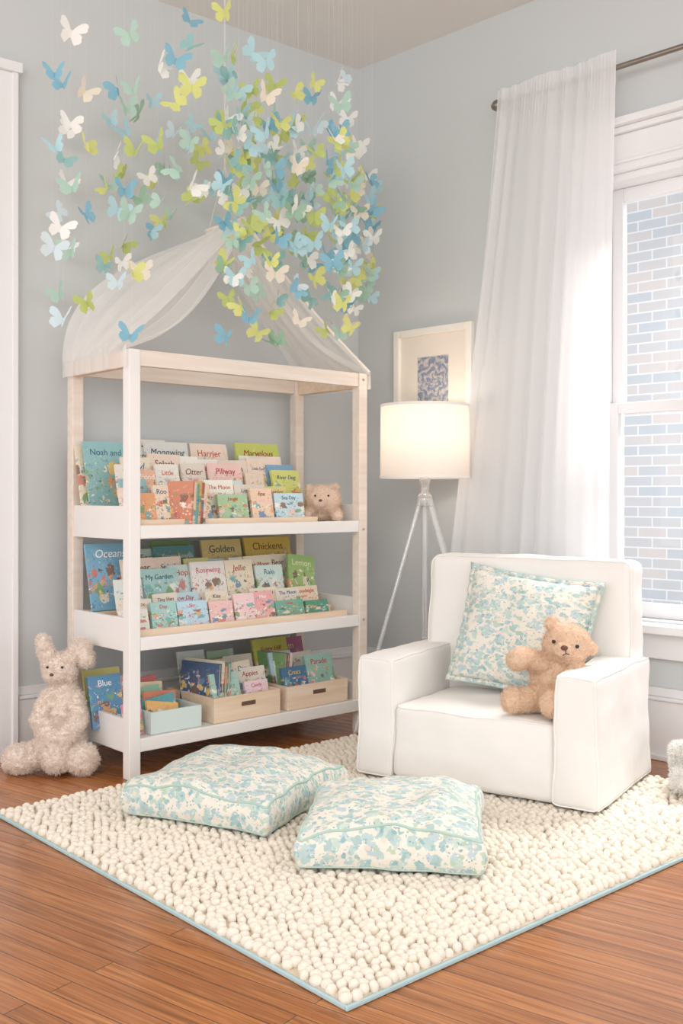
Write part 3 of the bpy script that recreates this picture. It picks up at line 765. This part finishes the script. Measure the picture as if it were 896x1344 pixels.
def pillow():
    e = empty('throw_pillow', (0, 0, 0))
    Wp, Hp, T = .51, .43, .080
    n = 44; bm = bmesh.new()
    def shape(u, v_, s):
        k = 1-.06*(1-v_*v_); k2 = 1-.06*(1-u*u)
        x = u*Wp/2*k; y = v_*Hp/2*k2
        inn = max(0, 1-(abs(u)**2.2))*max(0, 1-(abs(v_)**2.2))
        z = s*T*inn**.5
        z += .014*noise.noise(Vector((x*9, y*9, s*3.)))*inn**.3+.010*noise.noise(Vector((x*4+5, y*4, 1)))
        return Vector((x, y, z))
    for s in (-1, 1):
        g = [[bm.verts.new(shape(-1+2*i/n, -1+2*j/n, s)) for j in range(n+1)] for i in range(n+1)]
        for i in range(n):
            for j in range(n): bm.faces.new((g[i][j], g[i+1][j], g[i+1][j+1], g[i][j+1]))
    bmesh.ops.remove_doubles(bm, verts=bm.verts, dist=1e-5); bmesh.ops.recalc_face_normals(bm, faces=bm.faces)
    me = bpy.data.meshes.new('pillow_body'); bm.to_mesh(me); bm.free()
    obj('pillow_body', me, M_fab, e, smooth=True)
    ring = []
    for (u0, v0, u1, v1) in ((-1, -1, 1, -1), (1, -1, 1, 1), (1, 1, -1, 1), (-1, 1, -1, -1)):
        for i in range(30):
            f_ = i/30; ring.append((u0+(u1-u0)*f_, v0+(v1-v0)*f_))
    bm = bmesh.new(); A = []; B_ = []
    for i, (u, v_) in enumerate(ring):
        p = shape(u*.985, v_*.985, 0); q = shape(u*1.055, v_*1.065, 0); q.z = p.z+.006*math.sin(i*1.9)
        A.append(bm.verts.new(p)); B_.append(bm.verts.new(q))
    for i in range(len(ring)):
        j = (i+1) % len(ring); bm.faces.new((A[i], A[j], B_[j], B_[i]))
    pts = [v.co.copy() for v in B_]
    me = bpy.data.meshes.new('flange'); bm.to_mesh(me); bm.free()
    fo = obj('flange', me, M_fab, e, smooth=True); fo.modifiers.new('s', 'SOLIDIFY').thickness = .003
    tube('flange_piping', pts, .003, M_fabpipe, e, True)
    W = Matrix.Translation((.06, 3.775, RT)) @ Matrix.Rotation(CH, 4, 'Z') @ Matrix.Translation((.49, .372, .272+.235)) @ Matrix.Rotation(math.radians(-17), 4, 'X') @ Matrix.Rotation(math.radians(6), 4, 'Y') @ Matrix.Rotation(math.radians(90), 4, 'X')
    e.matrix_world = W
pillow()

# ------------------------------------------------------------ plush toys
def furmat(name, c):
    m, nt, N, L, b = newmat(name)
    b.inputs['Base Color'].default_value = lin(c); b.inputs['Roughness'].default_value = 1
    t = N.new('ShaderNodeBsdfTranslucent'); t.inputs[0].default_value = lin(c)
    mx = N.new('ShaderNodeMixShader'); mx.inputs[0].default_value = .42
    L.new(b.outputs[0], mx.inputs[1]); L.new(t.outputs[0], mx.inputs[2]); L.new(mx.outputs[0], N['Material Output'].inputs[0])
    return m
def plush(name, loc, rz, parts, mat, fur, vox=.006, disp=.010, tsize=.014, sc=1.0, nf=20000, flen=.008, skip=()):
    e = empty(name, loc, rz); e.scale = (sc, sc, sc)
    bm = bmesh.new()
    def ell(c, r):
        bmesh.ops.create_icosphere(bm, subdivisions=3, radius=1, matrix=Matrix.Translation(c) @ Matrix.Diagonal((*r, 1)))
    for p in parts:
        if len(p) == 2: ell(p[0], p[1])
        else:
            a_, ra, b_, rb = Vector(p[0]), p[1], Vector(p[2]), p[3]
            n = max(3, int((a_-b_).length/(min(ra, rb)*.35)))
            for i in range(n+1):
                f_ = i/n; rr = ra+(rb-ra)*f_; ell(a_.lerp(b_, f_), (rr, rr, rr))
    me = bpy.data.meshes.new('plush_body'); bm.to_mesh(me); bm.free()
    o = obj('plush_body', me, mat, e, smooth=True)
    r = o.modifiers.new('remesh', 'REMESH'); r.mode = 'VOXEL'; r.voxel_size = vox; r.use_smooth_shade = True
    s = o.modifiers.new('sm', 'SMOOTH'); s.factor = .5; s.iterations = 4
    tx = bpy.data.textures.new(name+'_curls', 'VORONOI'); tx.noise_scale = tsize; tx.distance_metric = 'DISTANCE'
    d_ = o.modifiers.new('curl', 'DISPLACE'); d_.texture = tx; d_.strength = -disp; d_.mid_level = .35; d_.texture_coords = 'LOCAL'
    dg = bpy.context.evaluated_depsgraph_get(); ev = o.evaluated_get(dg); em = ev.to_mesh()
    nv = len(em.vertices); co = np.empty(nv*3, np.float32); em.vertices.foreach_get('co', co); co = co.reshape(-1, 3)
    no = np.empty(nv*3, np.float32); em.vertices.foreach_get('normal', no); no = no.reshape(-1, 3)
    ev.to_mesh_clear()
    rng = np.random.default_rng(len(name))
    idx = rng.integers(0, nv, nf); P = co[idx]+rng.normal(0, vox*.4, (nf, 3)); Nn = no[idx]
    keep = P[:, 2] > .004
    for (c, rr) in skip: keep &= (np.linalg.norm(P-np.array(c), axis=1) > rr)
    P = P[keep]; Nn = Nn[keep]; k = len(P)
    D = Nn+rng.normal(0, .45, (k, 3)); D /= np.linalg.norm(D, axis=1)[:, None]
    D2 = Nn*.4+rng.normal(0, .8, (k, 3)); D2 /= np.linalg.norm(D2, axis=1)[:, None]
    Sd = np.cross(D, rng.normal(0, 1, (k, 3))); Sd /= np.linalg.norm(Sd, axis=1)[:, None]
    Ln = (flen*rng.uniform(.6, 1.2, k))[:, None]; wv = flen*.09
    Q = np.stack([P-Sd*wv-Nn*.002, P+Sd*wv-Nn*.002, P+D*Ln*.6-Sd*wv*.8, P+D*Ln*.6+Sd*wv*.8, P+D*Ln*.6+D2*Ln*.5], 1)
    Q[..., 2] = np.maximum(Q[..., 2], .001)
    verts = Q.reshape(-1, 3); base = (np.arange(k)*5)[:, None]
    loops = (base+np.array([0, 1, 3, 2, 2, 3, 4])[None]).astype(np.int32).ravel()
    starts = (np.arange(k)*7)[:, None]+np.array([0, 4])[None]
    fm = bpy.data.meshes.new('fur_pile')
    fm.vertices.add(len(verts)); fm.vertices.foreach_set('co', verts.astype(np.float32).ravel())
    fm.loops.add(len(loops)); fm.loops.foreach_set('vertex_index', loops)
    fm.polygons.add(2*k); fm.polygons.foreach_set('loop_start', starts.astype(np.int32).ravel())
    fm.update(calc_edges=True); fm.validate()
    obj('fur_pile', fm, fur, e)
    return e
def plushmat(name, c):
    return pmat(name, c, 1, bump=.5, bscale=260, var=.08, sheen=.4)
M_bear = plushmat('tan_fleece', '#ecceb2'); M_bun = plushmat('cream_fleece', '#fbeee3'); M_bear2 = plushmat('light_fleece', '#f3dac5')
F_bear = furmat('tan_pile', '#f0d4ba'); F_bun = furmat('cream_pile', '#fdf3ea'); F_bear2 = furmat('light_pile', '#f8e2d0')
M_eye = pmat('black_bead', '#1d1512', .15); M_nose = pmat('brown_thread', '#6b4436', .6)
def bead(name, c, r, mat, e):
    bm = bmesh.new(); bmesh.ops.create_uvsphere(bm, u_segments=16, v_segments=10, radius=1, matrix=Matrix.Translation(c) @ Matrix.Diagonal((*r, 1)))
    me = bpy.data.meshes.new(name); bm.to_mesh(me); bm.free(); obj(name, me, mat, e, smooth=True)
SEAT = RT+.274
be = plush('teddy_bear', (.735, 3.535, SEAT), 0, [
    ((0, .03, .095), (.074, .062, .092)), ((.0, .02, .05), (.08, .068, .052)),
    ((.033, .0, .205), (.074, .064, .064)), ((.012, -.052, .198), (.034, .030, .027)),
    ((-.012, .005, .268), (.024, .014, .022)), ((.112, .01, .19), (.020, .014, .022)),
    ((-.045, .005, .145), .036, (-.105, -.03, .172), .030), ((-.105, -.03, .172), .030, (-.125, -.045, .165), .034),
    ((.055, .0, .14), .032, (.065, -.045, .095), .030),
    ((-.035, -.01, .045), .045, (-.13, -.045, .042), .036), ((-.14, -.052, .045), (.036, .034, .042)),
    ((.01, -.03, .045), .045, (-.03, -.105, .04), .036), ((-.035, -.115, .046), (.038, .032, .044))], M_bear, F_bear, vox=.0045, disp=.006, tsize=.012, sc=1.12, nf=26000, flen=.0065,
    skip=(((-.018, -.056, .222), .010), ((.052, -.060, .208), .010), ((.008, -.084, .200), .016)))
bead('eye_1', (-.018, -.059, .222), (.006, .005, .006), M_eye, be); bead('eye_2', (.052, -.063, .208), (.006, .005, .006), M_eye, be)
bead('nose', (.008, -.086, .207), (.011, .007, .008), M_nose, be)
tube('mouth', [(.012, -.085, .199), (.013, -.085, .190), (.004, -.082, .184)], .0016, M_nose, be); tube('mouth_2', [(.013, -.085, .190), (.024, -.081, .187)], .0016, M_nose, be)
bu = plush('plush_bunny', (-1.085, 3.93, 0), 0, [
    ((.01, .0, .385), (.068, .055, .062)), ((.0, -.045, .37), (.035, .028, .028)),
    ((-.03, .01, .42), .034, (-.055, .0, .492), .028), ((.045, .01, .42), .034, (.095, .0, .468), .036), ((.095, 0, .468), .036, (.115, -.005, .42), .030),
    ((.02, .01, .30), (.055, .05, .06)), ((.02, .01, .23), (.075, .065, .09)), ((.015, .0, .12), (.095, .08, .09)), ((.015, .0, .07), (.10, .075, .065)),
    ((-.03, -.01, .28), .034, (-.055, -.045, .20), .032), ((-.055, -.045, .20), .032, (.0, -.080, .145), .038),
    ((.07, -.01, .28), .034, (.095, -.045, .20), .032), ((.095, -.045, .20), .032, (.045, -.080, .14), .038),
    ((-.03, -.01, .075), .055, (-.10, -.05, .06), .052), ((-.125, -.055, .058), (.065, .058, .056)), ((-.155, -.045, .045), (.035, .035, .038)),
    ((.05, -.01, .075), .055, (.10, -.06, .06), .052), ((.115, -.075, .062), (.060, .058, .060)), ((.02, -.085, .07), (.055, .045, .06))], M_bun, F_bun, vox=.006, disp=.015, tsize=.022, nf=34000, flen=.012,
    skip=(((-.022, -.052, .402), .010), ((.034, -.053, .402), .010), ((.0, -.075, .378), .010)))
bead('eye_1', (-.022, -.054, .402), (.005, .004, .005), M_eye, bu); bead('eye_2', (.034, -.055, .402), (.005, .004, .005), M_eye, bu)
bead('nose', (.0, -.077, .378), (.008, .005, .006), M_nose, bu)
def sw(x, y): return (SL[0]+.7457*x-.6662*y, SL[1]+.6662*x+.7457*y)
q = sw(1.035, .12)
b3 = plush('small_teddy_bear', (q[0], q[1], shelfz[0]+.003), math.radians(10), [
    ((.0, .03, .05), (.07, .05, .05)), ((0, -.01, .088), (.072, .058, .056)), ((-.02, -.058, .075), (.03, .026, .022)),
    ((-.052, .0, .128), (.018, .012, .018)), ((.05, .0, .132), (.018, .012, .018)),
    ((-.05, .0, .04), .026, (-.075, -.045, .022), .022), ((.045, .0, .04), .026, (.05, -.05, .022), .022)], M_bear2, F_bear2, vox=.0045, disp=.005, tsize=.011, sc=1.15, nf=14000, flen=.0055,
    skip=(((-.038, -.056, .10), .008), ((.012, -.065, .10), .008), ((-.022, -.085, .082), .009)))
bead('eye_1', (-.038, -.058, .10), (.004, .004, .004), M_eye, b3); bead('eye_2', (.012, -.067, .10), (.004, .004, .004), M_eye, b3); bead('nose', (-.022, -.087, .082), (.007, .005, .005), M_nose, b3)
wp = plush('white_plush_lamb', (1.265, 3.57, RT+.006), 0, [((0, 0, .075), (.12, .10, .073)), ((-.05, -.05, .115), (.07, .065, .060)), ((-.11, -.04, .13), (.03, .02, .035)), ((-.10, -.09, .050), (.05, .05, .046)), ((.05, -.10, .050), (.05, .05, .046))],
    plushmat('white_fleece', '#fdfbf8'), furmat('white_pile', '#fffefb'), vox=.007, disp=.012, tsize=.024, nf=22000, flen=.015)

# ------------------------------------------------------------ floor lamp
la = empty('tripod_floor_lamp', (.372, 4.60, 0))
mac, nt, N, L, b = newmat('clear_acrylic')
N.remove(b); tr = N.new('ShaderNodeBsdfTransparent'); gl = N.new('ShaderNodeBsdfGlossy'); gl.inputs['Roughness'].default_value = .08
df_ = N.new('ShaderNodeBsdfDiffuse'); df_.inputs[0].default_value = lin('#f4f3f1')
lw_ = N.new('ShaderNodeLayerWeight'); lw_.inputs[0].default_value = .55
a1 = N.new('ShaderNodeMixShader'); a1.inputs[0].default_value = .5; a2 = N.new('ShaderNodeMixShader')
mr = N.new('ShaderNodeMapRange'); mr.inputs['To Min'].default_value = .2; mr.inputs['To Max'].default_value = .95
L.new(lw_.outputs['Facing'], mr.inputs[0]); L.new(mr.outputs[0], a2.inputs[0])
L.new(gl.outputs[0], a1.inputs[1]); L.new(df_.outputs[0], a1.inputs[2]); L.new(tr.outputs[0], a2.inputs[1]); L.new(a1.outputs[0], a2.inputs[2])
L.new(a2.outputs[0], N['Material Output'].inputs[0])
zs0, zs1, sr = 1.128, 1.452, .200
msd, nt, N, L, b = newmat('linen_shade'); N.remove(b)
dd = N.new('ShaderNodeBsdfDiffuse'); tt = N.new('ShaderNodeBsdfTranslucent'); dd.inputs[0].default_value = lin('#f3ede6'); tt.inputs[0].default_value = lin('#f5ebe2')
mm = N.new('ShaderNodeMixShader'); mm.inputs[0].default_value = .36
L.new(dd.outputs[0], mm.inputs[1]); L.new(tt.outputs[0], mm.inputs[2]); L.new(mm.outputs[0], N['Material Output'].inputs[0])
lathe('shade', [(sr, zs0), (sr*.985, zs1)], msd, la, seg=72)
for k, (z, r_) in enumerate(((zs0+.004, sr+.0005), (zs1-.004, sr*.985+.0005))):
    lathe('shade_trim_%d' % k, [(r_, z-.006), (r_+.0015, z), (r_, z+.006)], M_pipe, la, seg=72)
lathe('hub', [(0, 1.0), (.03, 1.0), (.034, 1.01), (.034, 1.045), (.026, 1.055), (.018, 1.06), (.018, 1.10), (.024, 1.105), (.024, 1.125), (.016, 1.13), (.016, 1.2), (0, 1.2)], mac, la)
lathe('bulb', [(0, 1.19), (.014, 1.2), (.016, 1.22), (.03, 1.25), (.034, 1.275), (.026, 1.30), (0, 1.31)], pmat('opal_bulb', '#fffaf0', .4), la)
for k, an in enumerate((0, 120, 240)):
    an = math.radians(an); tube('spider_%d' % k, [(0, 0, 1.21), (sr*.99*math.cos(an), sr*.99*math.sin(an), zs0+.12)], .0015, M_nickel, la)
def leg(name, foot, r_=.012):
    tube(name, [(foot[0]*.06, foot[1]*.06, 1.035), (foot[0], foot[1], .01)], r_, mac, la, res=6)
leg('leg_left', (-.32, -.17), .009); leg('leg_right', (.29, -.13), .015); leg('leg_back', (.03, .22))
tube('centre_column', [(0, 0, 1.02), (0, 0, .42)], .015, mac, la)
lathe('brace', [(0, .40), (.02, .40), (.02, .425), (0, .425)], mac, la)
pl = bpy.data.lights.new('lamp_bulb_light', 'POINT'); pl.energy = 2.7; pl.color = (1, .84, .70); pl.shadow_soft_size = .05
po = bpy.data.objects.new('bulb_light', pl); COL.objects.link(po); po.parent = la; po.location = (0, 0, 1.335)

# ------------------------------------------------------------ light
wd_ = bpy.data.worlds.new('overcast_sky'); S.world = wd_; wd_.use_nodes = True
bg = wd_.node_tree.nodes['Background']; bg.inputs[0].default_value = (.98, .985, 1.0, 1); bg.inputs[1].default_value = 1.62
def area(name, loc, target, sx, sy, e, col):
    l = bpy.data.lights.new(name, 'AREA'); l.shape = 'RECTANGLE'; l.size = sx; l.size_y = sy; l.energy = e; l.color = col
    o = bpy.data.objects.new(name, l); COL.objects.link(o); o.location = loc
    o.rotation_euler = (Vector(target)-Vector(loc)).to_track_quat('-Z', 'Y').to_euler(); return o
area('added_room_fill', (-.8, -.9, 2.7), (-.1, 4.2, .9), 2.4, 1.2, 46, (1, .95, .89))  # added fill lamp behind the camera, imitates bounced room light
area('added_window_fill', (2.62, 5.14, 4.2), (1.3, 3.9, 1.2), 2.2, 1.2, 330, (1, .98, .96))  # added unseen lamp above the window, boosts sky light on the curtain

# ------------------------------------------------------------ camera
cd = bpy.data.cameras.new('camera'); cd.sensor_fit = 'VERTICAL'; cd.sensor_height = 36; cd.lens = 36.19; cd.shift_y = -22/1344
cd.clip_start = .05
co = bpy.data.objects.new('camera', cd); COL.objects.link(co); co.location = (0, 0, 1.05); co.rotation_euler = (math.radians(90), 0, 0)
S.camera = co
